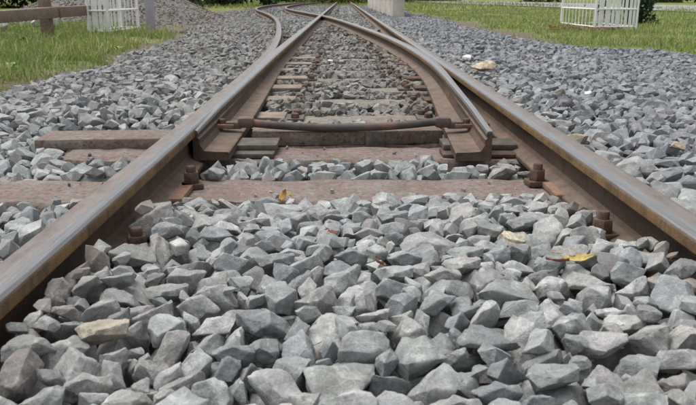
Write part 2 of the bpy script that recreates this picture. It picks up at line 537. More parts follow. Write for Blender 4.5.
YS = np.concatenate([np.arange(-1.2, 8, .2), np.arange(8, 30, .5), np.arange(30, 64.1, 1.5)])
c_stock_l = lambda y: div_l(y) - .034
c_stock_r = lambda y: GR + .034 + 0 * np.asarray(y, float)
tb = lambda y: smooth01((np.asarray(y, float) - 2.24) / 3.6)
c_blade_l = lambda y: -.4670 * (1 - tb(y)) - .502 * tb(y)
c_blade_r = lambda y: div_r(y) + .011 + .023 * tb(y)
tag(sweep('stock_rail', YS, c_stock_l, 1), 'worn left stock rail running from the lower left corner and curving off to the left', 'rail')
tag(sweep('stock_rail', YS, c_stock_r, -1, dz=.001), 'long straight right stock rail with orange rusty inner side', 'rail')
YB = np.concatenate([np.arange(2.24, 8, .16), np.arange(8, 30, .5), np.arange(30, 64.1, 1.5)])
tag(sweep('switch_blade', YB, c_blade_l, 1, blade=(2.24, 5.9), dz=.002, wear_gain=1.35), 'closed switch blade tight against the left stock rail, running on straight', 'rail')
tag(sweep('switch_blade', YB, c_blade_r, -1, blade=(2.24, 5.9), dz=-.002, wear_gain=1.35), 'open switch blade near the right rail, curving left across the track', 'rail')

# ------------------------------------------------------------------ sleepers with plates and bolts
def timber(name, x0, x1, w, h, mat, parent, jitter=.008, seed=0):
    r = random.Random(seed)
    n = 46
    V, F = [], []
    sect = [(-w/2, -h), (-w/2, -.012), (-w/2 + .01, -.001), (-w/6, 0), (w/6, 0), (w/2 - .01, -.001), (w/2, -.012), (w/2, -h)]
    for i in range(n + 1):
        x = x0 + (x1 - x0) * i / n
        for (yy, zz) in sect:
            V.append((x + (r.uniform(-.012, .012) if i in (0, n) else 0), yy + r.uniform(-jitter, jitter), zz + r.uniform(-jitter, jitter) * .5))
    m = len(sect)
    for i in range(n):
        for k in range(m):
            F.append((i * m + k, i * m + (k + 1) % m, (i + 1) * m + (k + 1) % m, (i + 1) * m + k))
    F.append(tuple(range(m))[::-1]); F.append(tuple(n * m + k for k in range(m)))
    F = [f[::-1] for f in F]
    return mesh_obj(name, V, F, mat, parent, smooth=40)

def bolt(parent, x, y, z, rot=0.0, s=1.0):
    bm = bmesh.new()
    add_lathe(bm, [(.0225 * s, 0), (.0235 * s, .004), (.0225 * s, .028 * s), (.0205 * s, .031 * s)], 6, (x, y, z + .016 * s), rot)
    b = bm_obj('bolt', bm, M_RUST, parent, smooth=35)
    bm = bmesh.new()
    add_box(bm, -.031 * s, .031 * s, -.027 * s, .027 * s, 0, .016 * s, .003)
    for v in bm.verts:
        v.co = Matrix.Rotation(rot * .4, 3, 'Z') @ v.co + Vector((x, y, z))
    bm_obj('washer', bm, M_RUST, b, smooth=35)
    bm = bmesh.new()
    add_lathe(bm, [(.0135 * s, 0), (.0135 * s, .014 * s), (.011 * s, .018 * s)], 12, (x, y, z + .046 * s))
    bm_obj('bolt_end', bm, M_RUST, b, smooth=40)
    return b

SLEEPERS = []     # x0, x1, yc, w, skew, top  (for the stone bed)
def sleeper(yc, w, x0, x1, mat, label, group=None, skew=0.0, plates=True, seed=0, top=0.0):
    e = empty('sleeper', (0, yc, top), skew)
    tag(e, label, 'sleeper', group)
    timber('timber', x0, x1, w, .13, mat, e, seed=seed)
    SLEEPERS.append((x0, x1, yc, w, skew, top))
    return e

s0 = sleeper(1.475, .23, -.64, 1.2, M_TIMBER, 'buried sleeper in the foreground, only its two rusty bolts showing among the stones', seed=1, top=-.004)
s1 = sleeper(1.955, .25, -1.32, 1.2, M_TIMBER, 'bare reddish brown sleeper nearest the camera, crossing in front of the switch blades', seed=2)
s2 = sleeper(2.445, .225, -.96, 1.2, M_TIMBER, 'reddish brown sleeper under the tips of the switch blades', seed=3)
s3 = sleeper(2.70, .20, -1.10, 1.2, M_TIMBER_DARK, 'dark sleeper with raised packing blocks under the throw rod', skew=math.radians(4.5), seed=4, top=-.006)
# tie plates under the stock rails and screw bolts against the rail foot
def tie_plate(e, yc, x0, x1, wy, z=0.0, t=.012, mat=None):
    return box_obj('tie_plate', x0, x1, yc - wy / 2, yc + wy / 2, z, z + t, mat or M_PLATE, e, .003)
bolt(s0, .570, .03, .012, .3, .98); bolt(s0, -.430, -.05, .004, .9, .95)
tie_plate(s0, .0, .50, .72, .17, .001); tie_plate(s0, -.0, -.60, -.385, .17, .001)
bolt(s1, .556, .045, .001, .2, 1.0); bolt(s1, -.428, .02, .001, .7, 1.0)
tie_plate(s1, -.045, .565, .72, .15, .001, .016); tie_plate(s1, -.065, -.60, -.42, .17, .001, .016)
# slide chairs on the second sleeper: two stacked plates each side
box_obj('slide_plate', -.455, -.232, -.085, .045, .001, .017, M_GREASE, s2, .003)
box_obj('slide_plate', -.455, -.226, -.03, .105, .0175, .036, M_GREASE, s2, .003)
box_obj('slide_plate', .335, .585, -.085, .02, .001, .014, M_RUST, s2, .003)
box_obj('slide_plate', .345, .60, -.02, .10, .0145, .034, M_GREASE, s2, .003)
box_obj('packing_block', -1.10, -.58, -.115, .07, .001, .044, M_TIMBER, s3, .008)
box_obj('packing_block', -.34, .365, -.090, .085, .001, .053, M_TIMBER_DARK, s3, .006)
box_obj('slide_plate', .48, .60, .11, .17, .001, .04, M_GREASE, s3, .003)
box_obj('bracket', .075, .145, -.112, -.092, -.006, .05, M_GREASE, s3, .003)
yc = 3.20
k = 0
while yc < 17.5:
    lab = ['pale dusty sleeper just beyond the throw rod, its left end bare under the blade', 'second pale sleeper beyond the throw rod, bare beside the left blade'][k] if k < 2 else ORD[k] + ' sleeper beyond the throw rod, half buried in stones'
    e = sleeper(yc, .21, -1.0 - .03 * k, 1.15, M_TIMBER_PALE, lab, None if k < 2 else 'half buried sleepers of the turnout', seed=10 + k, top=-.004)
    if k < 7:
        box_obj('slide_plate', -.50, -.255 + .008 * k, -.085, .085, .001, .02, M_TAN, e, .003)
        box_obj('slide_plate', .42, .66, -.07, .07, .001, .018, M_RUST, e, .003)
    if k < 14:
        xr = .37 - .02 * max(0, yc - 4) - .004 * max(0, yc - 6) ** 2
        for xx in (-.215, xr):
            f_ = box_obj('fastening', xx - .042, xx + .042, -.07, .07, .001, .013, M_GREASE, e, .003)
            for yy in (-.045, .045):
                bm = bmesh.new()
                add_lathe(bm, [(.019, 0), (.020, .005), (.017, .018), (.010, .022)], 6, (xx + random.uniform(-.015, .015), yy, .0135), random.random())
                bm_obj('bolt', bm, M_RUST, f_, smooth=35)
    yc += .53 + random.uniform(-.02, .02)
    k += 1

# throw rod
rod = empty('throw_rod', (0, 2.60, 0))
tag(rod, 'dark sagging iron throw rod linking the two switch blades', 'rod')
pts = []
for i in range(25):
    t = i / 24
    x = -.352 + .715 * t
    pts.append((x, .006 * math.sin(3 * t), .083 + .005 * t - .024 * (1 - (2 * t - 1) ** 2)))
tube_obj('bar', pts, .0145, M_ROD, rod, 14)
for sx, x in ((1, -.352), (-1, .363)):
    bm = bmesh.new()
    add_box(bm, x - .030, x + .030, -.021, .021, .064, .103, .012)
    add_box(bm, x - sx * .045 - .03, x - sx * .045 + .03, -.016, .016, .060, .086, .006)
    c = bm_obj('clamp', bm, M_ROD, rod, smooth=35)
    bm = bmesh.new()
    add_box(bm, x - sx * .085 - .042, x - sx * .085 + .042, -.022, .030, .063, .078, .003)
    lug = bm_obj('lug', bm, M_PLATE, rod, smooth=35)
    bm = bmesh.new()
    add_lathe(bm, [(.014, 0), (.014, .014), (.011, .017)], 6, (x - sx * .088, .004, .0785), .3)
    bm_obj('nut', bm, M_RUST, lug, smooth=35)

# ------------------------------------------------------------------ the stones: shapes
def hull_points(seed):
    r = random.Random(seed)
    bm = bmesh.new()
    d = (1.0, r.uniform(.68, .97), r.uniform(.52, .78))
    if seed % 3 == 0:
        bmesh.ops.create_cube(bm, size=1.0)
        for v in bm.verts:
            v.co.x += v.co.z * r.uniform(-.5, .5) + r.uniform(-.15, .15); v.co.y += v.co.x * r.uniform(-.3, .3) + r.uniform(-.15, .15)
    else:
        for _ in range(r.randint(10, 13)):
            p = Vector((r.gauss(0, 1), r.gauss(0, 1), r.gauss(0, 1))).normalized()
            bm.verts.new(p * r.uniform(.46, .60))
        bmesh.ops.convex_hull(bm, input=bm.verts)
        bmesh.ops.delete(bm, geom=[v for v in bm.verts if not v.link_faces], context='VERTS')
    for v in bm.verts:
        v.co = Vector((v.co.x * d[0], v.co.y * d[1], v.co.z * d[2]))
    for _ in range(r.randint(4, 6)):
        nrm = Vector((r.gauss(0, 1), r.gauss(0, 1), r.gauss(0, 1)))
        nrm = Vector((nrm.x / d[0], nrm.y / d[1], nrm.z / d[2])).normalized()
        s = max(v.co.dot(nrm) for v in bm.verts)
        co = nrm * s * r.uniform(.66, .90)
        bmesh.ops.bisect_plane(bm, geom=list(bm.verts) + list(bm.edges) + list(bm.faces), plane_co=co, plane_no=nrm, clear_outer=True)
        pts = [v.co.copy() for v in bm.verts]
        bm.free()
        bm = bmesh.new()
        for p in pts: bm.verts.new(p)
        bmesh.ops.remove_doubles(bm, verts=bm.verts, dist=.03)
        h = bmesh.ops.convex_hull(bm, input=bm.verts)
        junk = [g for g in h['geom_interior'] if isinstance(g, bmesh.types.BMVert)]
        if junk: bmesh.ops.delete(bm, geom=junk, context='VERTS')
    bmesh.ops.dissolve_limit(bm, angle_limit=math.radians(9), verts=bm.verts, edges=bm.edges)
    bmesh.ops.recalc_face_normals(bm, faces=bm.faces)
    ext = max(v.co.length for v in bm.verts)
    ctr = sum((v.co for v in bm.verts), Vector()) / len(bm.verts)
    for v in bm.verts: v.co = (v.co - ctr) / (2 * ext) * 1.12
    return bm

def tri_arrays(bm):
    bm2 = bm.copy()
    bmesh.ops.triangulate(bm2, faces=bm2.faces)
    bm2.verts.index_update()
    V = np.array([v.co[:] for v in bm2.verts])
    T = np.array([[v.index for v in f.verts] for f in bm2.faces])
    bm2.free()
    return V, T

NSH = 34
LOW, MED, HIGH, PLANES = [], [], [], []
for s in range(NSH):
    bm = hull_points(300 + s)
    bm.normal_update()
    PLANES.append((np.array([f.normal[:] for f in bm.faces]), np.array([f.normal.dot(f.verts[0].co) for f in bm.faces])))
    LOW.append(tri_arrays(bm))
    b2 = bm.copy()
    bmesh.ops.bevel(b2, geom=list(b2.edges), offset=.028, segments=1, affect='EDGES', profile=.5, clamp_overlap=True)
    MED.append(tri_arrays(b2))
    b2.free()
    b3 = bm.copy()
    bmesh.ops.bevel(b3, geom=list(b3.edges), offset=.030, segments=2, affect='EDGES', profile=.5, clamp_overlap=True)
    bmesh.ops.triangulate(b3, faces=b3.faces)
    for it in range(3):
        es = [e for e in b3.edges if e.calc_length() > (.16, .10, .075)[it]]
        bmesh.ops.subdivide_edges(b3, edges=es, cuts=1)
        bmesh.ops.triangulate(b3, faces=b3.faces)
    b3.normal_update()
    off = Vector((s * 7.3, s * 3.1, 0))
    mv = []
    for v in b3.verts:
        p = v.co * 3.2 + off
        a = .040 * noise.noise(p) + .022 * noise.noise(p * 2.7) + .011 * noise.noise(p * 6.5)
        ch = noise.noise(v.co * 2.1 + off * 1.7)
        a -= .06 * max(0, ch - .28)
        mv.append(v.normal * a)
    for v, d in zip(b3.verts, mv): v.co += d
    me = bpy.data.meshes.new('ballast_stone')
    b3.to_mesh(me); b3.free(); bm.free()
    me.polygons.foreach_set('use_smooth', [True] * len(me.polygons))
    me.set_sharp_from_angle(angle=math.radians(48))
    me.materials.append(M_STONE_OBJ)
    HIGH.append(me)

def rand_rot(r):
    q = r.normal(size=4); q /= np.linalg.norm(q)
    w, x, y, z = q
    return np.array([[1-2*(y*y+z*z), 2*(x*y-z*w), 2*(x*z+y*w)], [2*(x*y+z*w), 1-2*(x*x+z*z), 2*(y*z-x*w)], [2*(x*z-y*w), 2*(y*z+x*w), 1-2*(x*x+y*y)]])

def make_stamps(n, cell, smin, smed, smax, r):
    out = []
    for i in range(n):
        s = int(r.integers(NSH))
        size = float(np.clip(smed * np.exp(r.normal() * .24), smin, smax))
        sv = size * np.array([r.uniform(.95, 1.12), r.uniform(.85, 1.1), r.uniform(.85, 1.1)])
        R = rand_rot(r)
        A = R @ np.diag(sv)
        N, D = PLANES[s]
        Nw = N @ np.diag(1 / sv) @ R.T          # plane: Nw . p <= D
        Vw = LOW[s][0] @ A.T
        hx = int(np.ceil(np.abs(Vw[:, 0]).max() / cell)); hy = int(np.ceil(np.abs(Vw[:, 1]).max() / cell))
        gx, gy = np.meshgrid(np.arange(-hx, hx + 1) * cell, np.arange(-hy, hy + 1) * cell)
        rem = D[:, None, None] - Nw[:, 0, None, None] * gx - Nw[:, 1, None, None] * gy
        nz = Nw[:, 2]
        up, dn = nz > 1e-4, nz < -1e-4
        top = (rem[up] / nz[up, None, None]).min(0)
        bot = (rem[dn] / nz[dn, None, None]).max(0)
        mask = bot < top
        if mask.sum() < 5: continue
        out.append(dict(A=A, s=s, size=size, hx=hx, hy=hy, top=np.where(mask, top, -9), bot=np.where(mask, bot, 9), m=mask, n=mask.sum(), tmax=top[mask].max()))
    return out

def deposit(H, T, ok, x0, y0, cell, stamps, nmax, tries, over, sink, r, ids, start, thr):
    """lay stones one by one into the height field, each where it beds down best"""
    ny, nx = H.shape
    res = []
    dead = np.zeros(H.shape, bool)
    refill = 0
    pool = []
    while len(res) < nmax:
        if len(pool) == 0:
            live = np.flatnonzero(ok & ~dead & (T - H > thr))
            if len(live) == 0 or refill > 60: break
            refill += 1
            pool = list(live[r.permutation(len(live))[:max(60, min(len(live) // 40, 900))]])
        q = int(pool.pop())
        cy, cx = divmod(q, nx)
        if T[cy, cx] - H[cy, cx] < thr: continue
        best = None
        js = r.integers(len(stamps), size=tries); jo = r.integers(-4, 5, size=(tries, 2))
        for k in range(tries):
            st = stamps[js[k]]
            ix = cx + jo[k, 0]; iy = cy + jo[k, 1]
            a, b, c, e = iy - st['hy'], iy + st['hy'] + 1, ix - st['hx'], ix + st['hx'] + 1
            if a < 0 or c < 0 or b > ny or e > nx: continue
            g = H[a:b, c:e] - st['bot']
            z = g.max()
            tp = z + st['tmax'] - T[cy, cx]
            if tp > over: continue
            cost = z - g[st['m']].mean() + .5 * max(0., tp) - .12 * st['size']
            if best is None or cost < best[0]:
                best = (cost, st, ix, iy, z, a, b, c, e)
        if best is None:
            dead[max(0, cy - 2):cy + 3, max(0, cx - 2):cx + 3] = True
            continue
        cost, st, ix, iy, z, a, b, c, e = best
        z -= sink
        nt = np.where(st['m'], z + st['top'], -9)
        Hw = H[a:b, c:e]
        hit = nt > Hw
        ids[a:b, c:e][hit] = start + len(res)
        np.maximum(Hw, nt, out=Hw)
        res.append((x0 + ix * cell, y0 + iy * cell, z, st))
    return res

# ------------------------------------------------------------------ the stones: height targets
def target(X, Y):
    """level the ballast is filled to"""
    t = np.full(X.shape, -.012)
    mid = (X > GL) & (X < GR)
    t = np.where(mid & (Y < 1.9), .004 + .050 * smooth01((1.86 - Y) / .45), t)
    t = np.where(mid & (Y > 2.05) & (Y < 2.4), -.010, t)
    t = np.where(mid & (Y >= 2.75), -.006 + .014 * np.sin(X * 9 + Y * 2) * np.sin(Y * 5), t)
    rx = X - (GR + .07)
    right = np.where(rx < 1.1, .055 - .035 * smooth01(rx / 1.1), .02 - .07 * smooth01((rx - 1.1) / 1.0))
    t = np.where(X > GR + .05, right, t)
    lx = (div_l(np.clip(Y, 0, 60)) - .07) - X
    left = -.012 + .036 * smooth01((Y - 2.75) / .4) - .05 * smooth01((lx - .5) / 1.2)
    t = np.where(lx > 0, left, t)
    t = t + .008 * np.sin(X * 5.1 + Y * 3.3) * np.sin(Y * 4.7 - X * 2.2)
    dr = np.minimum(np.abs(X - GL), np.abs(X - GR))
    t = t + .034 * (1 - smooth01(dr / .20)) * smooth01((1.72 - Y) / .3)
    t = np.where((lx > 0) & (Y < 1.84), -.016, t)
    # the ballast thins out into the verge
    ins = np.minimum(X - bed_edge_left(Y), bed_edge_right(Y) - X)
    return t - .05 * (1 - smooth01(ins / .35))

def rasterise(x0, x1, y0, y1, cell, depth):
    nx, ny = int((x1 - x0) / cell), int((y1 - y0) / cell)
    X, Y = np.meshgrid(x0 + np.arange(nx) * cell, y0 + np.arange(ny) * cell)
    T = target(X, Y)
    H = T - depth
    ok = np.ones(X.shape, bool)
    for (a, b, yc, w, sk, top) in SLEEPERS:
        yl = (Y - yc) - X * math.tan(sk)
        m = (X > a) & (X < b) & (np.abs(yl) < w / 2)
        H[m] = np.maximum(H[m], top)
        if yc > 2.8:
            bare = m & (X < -.24) & (X > -.45) & (yc < 9)
            mm = m & (X > GL) & (X < GR)
            T[mm] = np.minimum(T[mm], .006)
        elif yc > 1.6:
            bare = m & (X < GR + .02) & (X > -1.25)
        else:
            bare = m & (X > 2)
        ok &= ~bare
        T[bare] = -.03
        if abs(yc - 2.70) < .02:
            p = m & (((X > -1.1) & (X < -.58)) | ((X > -.34) & (X < .365)))
            H[p] = .056
    pl = ((X > -.46) & (X < -.22) | (X > .33) & (X < .6)) & (Y > 2.35) & (Y < 2.56)
    H[pl] = np.maximum(H[pl], .036); ok &= ~pl
    rodm = (X > -.42) & (X < .43) & (np.abs(Y - 2.60) < .03)
    ok &= ~rodm
    H[rodm] = np.maximum(H[rodm], .06)
    for bx, by in ((.570, 1.505), (-.430, 1.425), (.556, 2.0), (-.428, 1.975)):
        m = (X - bx) ** 2 + (Y - by) ** 2 < .036 ** 2
        H[m] = 1; ok &= ~m
        keep = (np.abs(X - bx) < .06) & (Y < by + .05) & (Y > by - .20)
        T[keep] = np.minimum(T[keep], .012 if bx > 0 else .034)
    for c, foot in ((c_stock_l, .055), (c_stock_r, .055)):
        u = np.abs(X - c(Y))
        m = u < .036
        H[m] = 1; ok &= ~m
        m = (u < foot) & (H < .1)
        H[m] = np.maximum(H[m], .018 + (foot - u[m]) * .4)
    for c, s in ((c_blade_l, 1), (c_blade_r, -1)):
        u = (X - c(Y)) * s
        m = (Y > 2.235) & (u < .112 - .05 * tb(Y)) & (u > -.012 - .04 * tb(Y))
        H[m] = 1; ok &= ~m
    ok &= (X > bed_edge_left(Y)) & (X < bed_edge_right(Y))
    return X, Y, H, T, ok

SR = np.random.default_rng(77)
# near bed, laid stone by stone
NX0, NY0, NC = -3.1, .42, .007
X, Y, H, T, ok = rasterise(NX0, 3.6, NY0, 6.6, NC, .105)
wedge = np.abs(X) < .50 * Y + .80
ok &= wedge & (Y > .5)
ids = np.full(H.shape, -1, np.int32)
near = []
st_big = make_stamps(460, NC, .066, .100, .150, SR)
st_front = make_stamps(460, NC, .066, .103, .160, SR)
st_mid = make_stamps(420, NC, .046, .068, .092, SR)
st_sml = make_stamps(260, NC, .026, .040, .05, SR)
fine = (Y > 2.75) & (X > GL) & (X < GR)
front = (Y < 2.0) & (X > GL) & (X < GR)
near += deposit(H, T, ok & front, NX0, NY0, NC, st_front, 3000, 14, .026, .004, SR, ids, 0, .024)
near += deposit(H, T, ok & ~fine & ~front, NX0, NY0, NC, st_big, 10500, 3, .042, .004, SR, ids, len(near), .026)
near += deposit(H, T, ok & front, NX0, NY0, NC, st_mid, 1500, 12, .018, .004, SR, ids, len(near), .022)
near += deposit(H, T, ok & ~front, NX0, NY0, NC, st_mid, 5500, 3, .034, .004, SR, ids, len(near), .026)
near += deposit(H, T, ok, NX0, NY0, NC, st_sml, 2600, 4, .014, .003, SR, ids, len(near), .026)
NEARH, NEARID = H, ids
def near_height(x, y):
    i, j = int((x - NX0) / NC), int((y - NY0) / NC)
    return float(NEARH[j, i])
def hit(px_, py_):
    d = RC @ np.array([(px_ - W_PX / 2) / F_PX, -(py_ - H_PX / 2) / F_PX, -1.0])
    for t in np.arange(.5, 9, .003):
        q = d * t + np.array([0, 0, CAM_Z])
        i, j = int((q[0] - NX0) / NC), int((q[1] - NY0) / NC)
        if 0 <= j < NEARH.shape[0] and 0 <= i < NEARH.shape[1] and NEARH[j, i] < .5 and q[2] <= NEARH[j, i]:
            return float(q[0]), float(q[1])
    return ground_at(px_, py_, 0.0)
# middle distance, on a coarser grid
FX0, FY0, FC = -4.6, 6.45, .016
X2, Y2, H2, T2, ok2 = rasterise(FX0, 3.6, FY0, 17.6, FC, .095)
ids2 = np.full(H2.shape, -1, np.int32)
st_f = make_stamps(500, FC, .06, .088, .135, SR)
far = deposit(H2, T2, ok2, FX0, FY0, FC, st_f, 21000, 3, .046, .005, SR, ids2, 0, .028)
# beyond: scattered singly
far2 = []
for i in range(9000):
    y = 17.4 + 30 * SR.random() ** 1.6
    a, b = float(bed_edge_left(y)), float(bed_edge_right(y))
    x = a + (b - a) * SR.random()
    if min(abs(x - float(c_stock_l(y))), abs(x - float(c_stock_r(y))), abs(x - float(c_blade_l(y))), abs(x - float(c_blade_r(y)))) < .09: continue
    st = st_f[int(SR.integers(len(st_f)))]
    far2.append((x, y, -.055 + .03 * SR.random(), st))
print('stones', len(near), len(far), len(far2))

# ------------------------------------------------------------------ the stones: colours
PAL = np.array([(.284, .295, .294), (.275, .291, .280), (.296, .293, .281), (.212, .222, .225), (.35, .358, .35), (.298, .29, .292), (.25, .268, .275)])
PW = np.array([.24, .17, .15, .13, .12, .07, .12])
def stone_tints(items, seed):
    r = np.random.default_rng(seed)
    n = len(items)
    x = np.array([i[0] for i in items]); y = np.array([i[1] for i in items])
    c = PAL[r.choice(7, size=n, p=PW)] * r.uniform(.86, 1.12, n)[:, None]
    tan = r.random(n) < .002
    c[tan] = np.array((.33, .285, .225)) * r.uniform(.8, 1.2, tan.sum())[:, None]
    def blend(k, col):
        nonlocal c
        c = c * (1 - k[:, None]) + np.array(col) * k[:, None]
    # brake dust and grease along the rails
    d = np.minimum(np.abs(x - c_stock_l(y)), np.abs(x - c_stock_r(y)))
    d = np.where(y > 2.3, np.minimum(d, np.minimum(np.abs(x - c_blade_l(y)), np.abs(x - c_blade_r(y)))), d)
    blend(.7 * np.exp(-np.maximum(0, d - .05) / .07) * r.uniform(.1, 1, n), (.19, .135, .10))
    f = np.clip((y - 2.9) / .5, 0, 1) * r.uniform(.7, 1, n) * .95
    blend(f * np.exp(-((x + .215) / .065) ** 2), (.06, .055, .045))
    xr = .37 - .02 * np.maximum(0, y - 4) - .004 * np.maximum(0, y - 6) ** 2
    blend(f * np.exp(-((x - xr) / .085) ** 2), (.10, .060, .046))
    blend(np.where((y > 2.8) & (y < 24) & (x > GL) & (x < GR), .35 + .4 * r.random(n), 0), (.17, .15, .128))
    lx = div_l(np.clip(y, 0, 60)) - x
    blend(np.where((lx > .15) & (y > 3.2), .75 * r.random(n) * np.clip((y - 3.2) / 4, 0, 1), 0), (.20, .175, .15))
    blend(np.clip((y - 2.4) / 5, 0, 1) * .35 * r.random(n), (.19, .185, .18))
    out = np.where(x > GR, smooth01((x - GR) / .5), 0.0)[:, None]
    c = c * (1 - out) + c * np.array((.76, .77, .82)) * out          # stones beyond the right rail are tinted darker and bluer
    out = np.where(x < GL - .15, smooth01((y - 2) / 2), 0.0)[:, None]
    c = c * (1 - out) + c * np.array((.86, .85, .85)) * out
    return np.clip(c, .03, .6)
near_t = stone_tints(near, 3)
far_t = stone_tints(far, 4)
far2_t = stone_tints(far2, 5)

# how much of each near stone the camera sees
cy, cx = np.nonzero(NEARID >= 0)
P = np.stack([NX0 + cx * NC, NY0 + cy * NC, NEARH[cy, cx]], -1)
px, py, w = project(P)
inside = (px > 0) & (px < W_PX) & (py > 0) & (py < H_PX)
area = np.zeros(len(near))
el = (CAM_Z - P[:, 2]) / np.linalg.norm(P - np.array([0, 0, CAM_Z]), axis=1)
np.add.at(area, NEARID[cy, cx][inside], ((F_PX * NC / w) ** 2 * el)[inside])
def stone_at(px_, py_, rad=14):
    x, y = hit(px_, py_)
    i, j = int((x - NX0) / NC), int((y - NY0) / NC)
    win = NEARID[max(0, j - 8):j + 9, max(0, i - 8):i + 9].ravel()
    win = win[win >= 0]
    return int(np.bincount(win).argmax()) if len(win) else -1
special = {}
for (qx, qy, col, lab) in [
    (97, 342, (.34, .305, .25), 'buff coloured stone low on the left among grey ballast'),
    (510, 239, (.46, .42, .33), 'cream coloured flat stone right of centre below the bare sleeper'),
    (328, 335, (.37, .375, .36), None), (205, 345, (.40, .40, .39), None)]:
    k = stone_at(qx, qy)
    if k >= 0:
        near_t[k] = np.array(col)
        if lab: special[k] = lab
single = list(np.argsort(-area)[:300])
for k in special:
    if k not in single: single[-1] = k
sset = set(int(k) for k in single)

def join_stones(name, items):
    Vs, Ts, Cs = [], [], []
    n = 0
    for (x, y, z, st), col, lib in items:
        V0, T0 = lib[st['s']]
        Vs.append(V0 @ st['A'].T + np.array([x, y, z]))
        Ts.append(T0 + n)
        Cs.append(np.repeat(np.append(col, 1.0)[None, :], len(V0), 0))
        n += len(V0)
    V = np.concatenate(Vs); Tt = np.concatenate(Ts); C = np.concatenate(Cs)
    me = bpy.data.meshes.new(name)
    me.vertices.add(len(V)); me.vertices.foreach_set('co', V.ravel().astype(np.float32))
    me.loops.add(len(Tt) * 3); me.loops.foreach_set('vertex_index', Tt.ravel().astype(np.int32))
    me.polygons.add(len(Tt)); me.polygons.foreach_set('loop_start', np.arange(0, len(Tt) * 3, 3, dtype=np.int32))
    me.update(calc_edges=True)
    me.polygons.foreach_set('use_smooth', np.zeros(len(Tt), bool))
    a = me.attributes.new('tint', 'FLOAT_COLOR', 'POINT')
    a.data.foreach_set('color', C.ravel().astype(np.float32))
    me.materials.append(M_STONE)
    return link(bpy.data.objects.new(name, me))

seen = np.bincount(NEARID[NEARID >= 0], minlength=len(near)); seen2 = np.bincount(ids2[ids2 >= 0], minlength=len(far))

big_ = {k for k in range(len(near)) if area[k] > 40}
rest = [(near[k], near_t[k], MED if k in big_ else LOW) for k in range(len(near)) if k not in sset and seen[k] > 3]
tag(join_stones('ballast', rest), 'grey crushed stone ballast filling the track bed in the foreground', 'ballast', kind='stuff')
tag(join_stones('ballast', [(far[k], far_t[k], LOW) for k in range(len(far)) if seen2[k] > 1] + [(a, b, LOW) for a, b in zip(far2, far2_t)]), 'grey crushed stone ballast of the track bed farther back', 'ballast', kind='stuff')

SINGLES = []
for k in single:
    k = int(k)
    x, y, z, st = near[k]
    o = bpy.data.objects.new('ballast_stone', HIGH[st['s']])
    A = st['A']
    o.matrix_world = Matrix(((A[0, 0], A[0, 1], A[0, 2], x), (A[1, 0], A[1, 1], A[1, 2], y), (A[2, 0], A[2, 1], A[2, 2], z), (0, 0, 0, 1)))
    link(o)
    o['tint'] = [float(v) for v in near_t[k]]
    SINGLES.append((k, o, x, y))
sx, sy, _ = project(np.array([[near[k][0], near[k][1], near[k][2]] for k, o, x, y in SINGLES]))
bins = {}
for (k, o, x, y), qx, qy in zip(SINGLES, sx, sy):
    if k in special:
        tag(o, special[k], 'stone'); continue
    lum = float(near_t[k].mean()); warm = float(near_t[k][0] - near_t[k][2])
    big = near[k][3]['size']
    look = ('large ' if big > .118 else 'small ' if big < .082 else '') + ('brownish' if warm > .045 else 'pale grey' if lum > .335 else 'dark grey' if lum < .235 else 'mid grey')
    if x > GR: where, grp = 'outside the right rail', 'stones outside the right rail'
    elif x < GL: where, grp = 'outside the left rail', 'stones outside the left rail'
    else:
        grp = 'stones between the rails'
        row = 'along the bottom edge' if qy > 345 else 'in the lower foreground' if qy > 285 else 'in the middle foreground' if qy > 235 else 'just below the bare sleeper' if qy > 195 else 'behind the bare sleeper'
        side = 'at far left' if qx < 140 else 'left of centre' if qx < 280 else 'at centre' if qx < 416 else 'right of centre' if qx < 556 else 'at far right'
        where = row + ' ' + side
    bins.setdefault((look, where, grp), []).append((qx, o))
for (look, where, grp), lst in bins.items():
    lst.sort(key=lambda t: t[0])
    for i, (qx, o) in enumerate(lst):
        if len(lst) == 1: lab = '%s stone %s' % (look, where)
        elif i == 0: lab = 'leftmost %s stone %s' % (look, where)
        elif i == len(lst) - 1: lab = 'rightmost %s stone %s' % (look, where)
        else: lab = '%s %s stone from left, %s' % (ORD[min(i, 24)], look, where)
        tag(o, lab, 'stone', grp)

# ------------------------------------------------------------------ odd stones, leaves, twigs
def lone_stone(px_, py_, size, col, label, seed, name='loose_stone', flat=.7, lift=.12):
    x, y = hit(px_, py_)
    try: z = near_height(x, y)
    except IndexError: z = -.02
    me = HIGH[seed % NSH]
    o = bpy.data.objects.new(name, me)
    o.location = (x, y, z + size * lift)
    o.rotation_euler = (.2, .1, seed)
    o.scale = (size, size, size * flat)
    o['tint'] = col
    link(o)
    return tag(o, label, 'stone')
lone_stone(488, 76, .20, (.44, .36, .27), 'big tan block of stone lying beside the right rail', 4, lift=.30, flat=.9)
lone_stone(105, 106, .05, (.62, .61, .58), 'small white pebble among the stones left of the track', 9)
lone_stone(468, 60, .085, (.72, .72, .71), 'small white chip of stone behind the tan block', 12)
lone_stone(677, 147, .062, (.42, .34, .26), 'tan stone at the right edge among grey ballast', 7)
lone_stone(588, 94, .042, (.62, .60, .54), 'pale round pebble on the right shoulder', 17)
lone_stone(212, 161, .055, (.46, .37, .19), 'yellowish pebble beside the tip of the left blade', 15)
lone_stone(330, 62, .05, (.7, .7, .68), 'tiny white pebble in the middle of the track', 21)

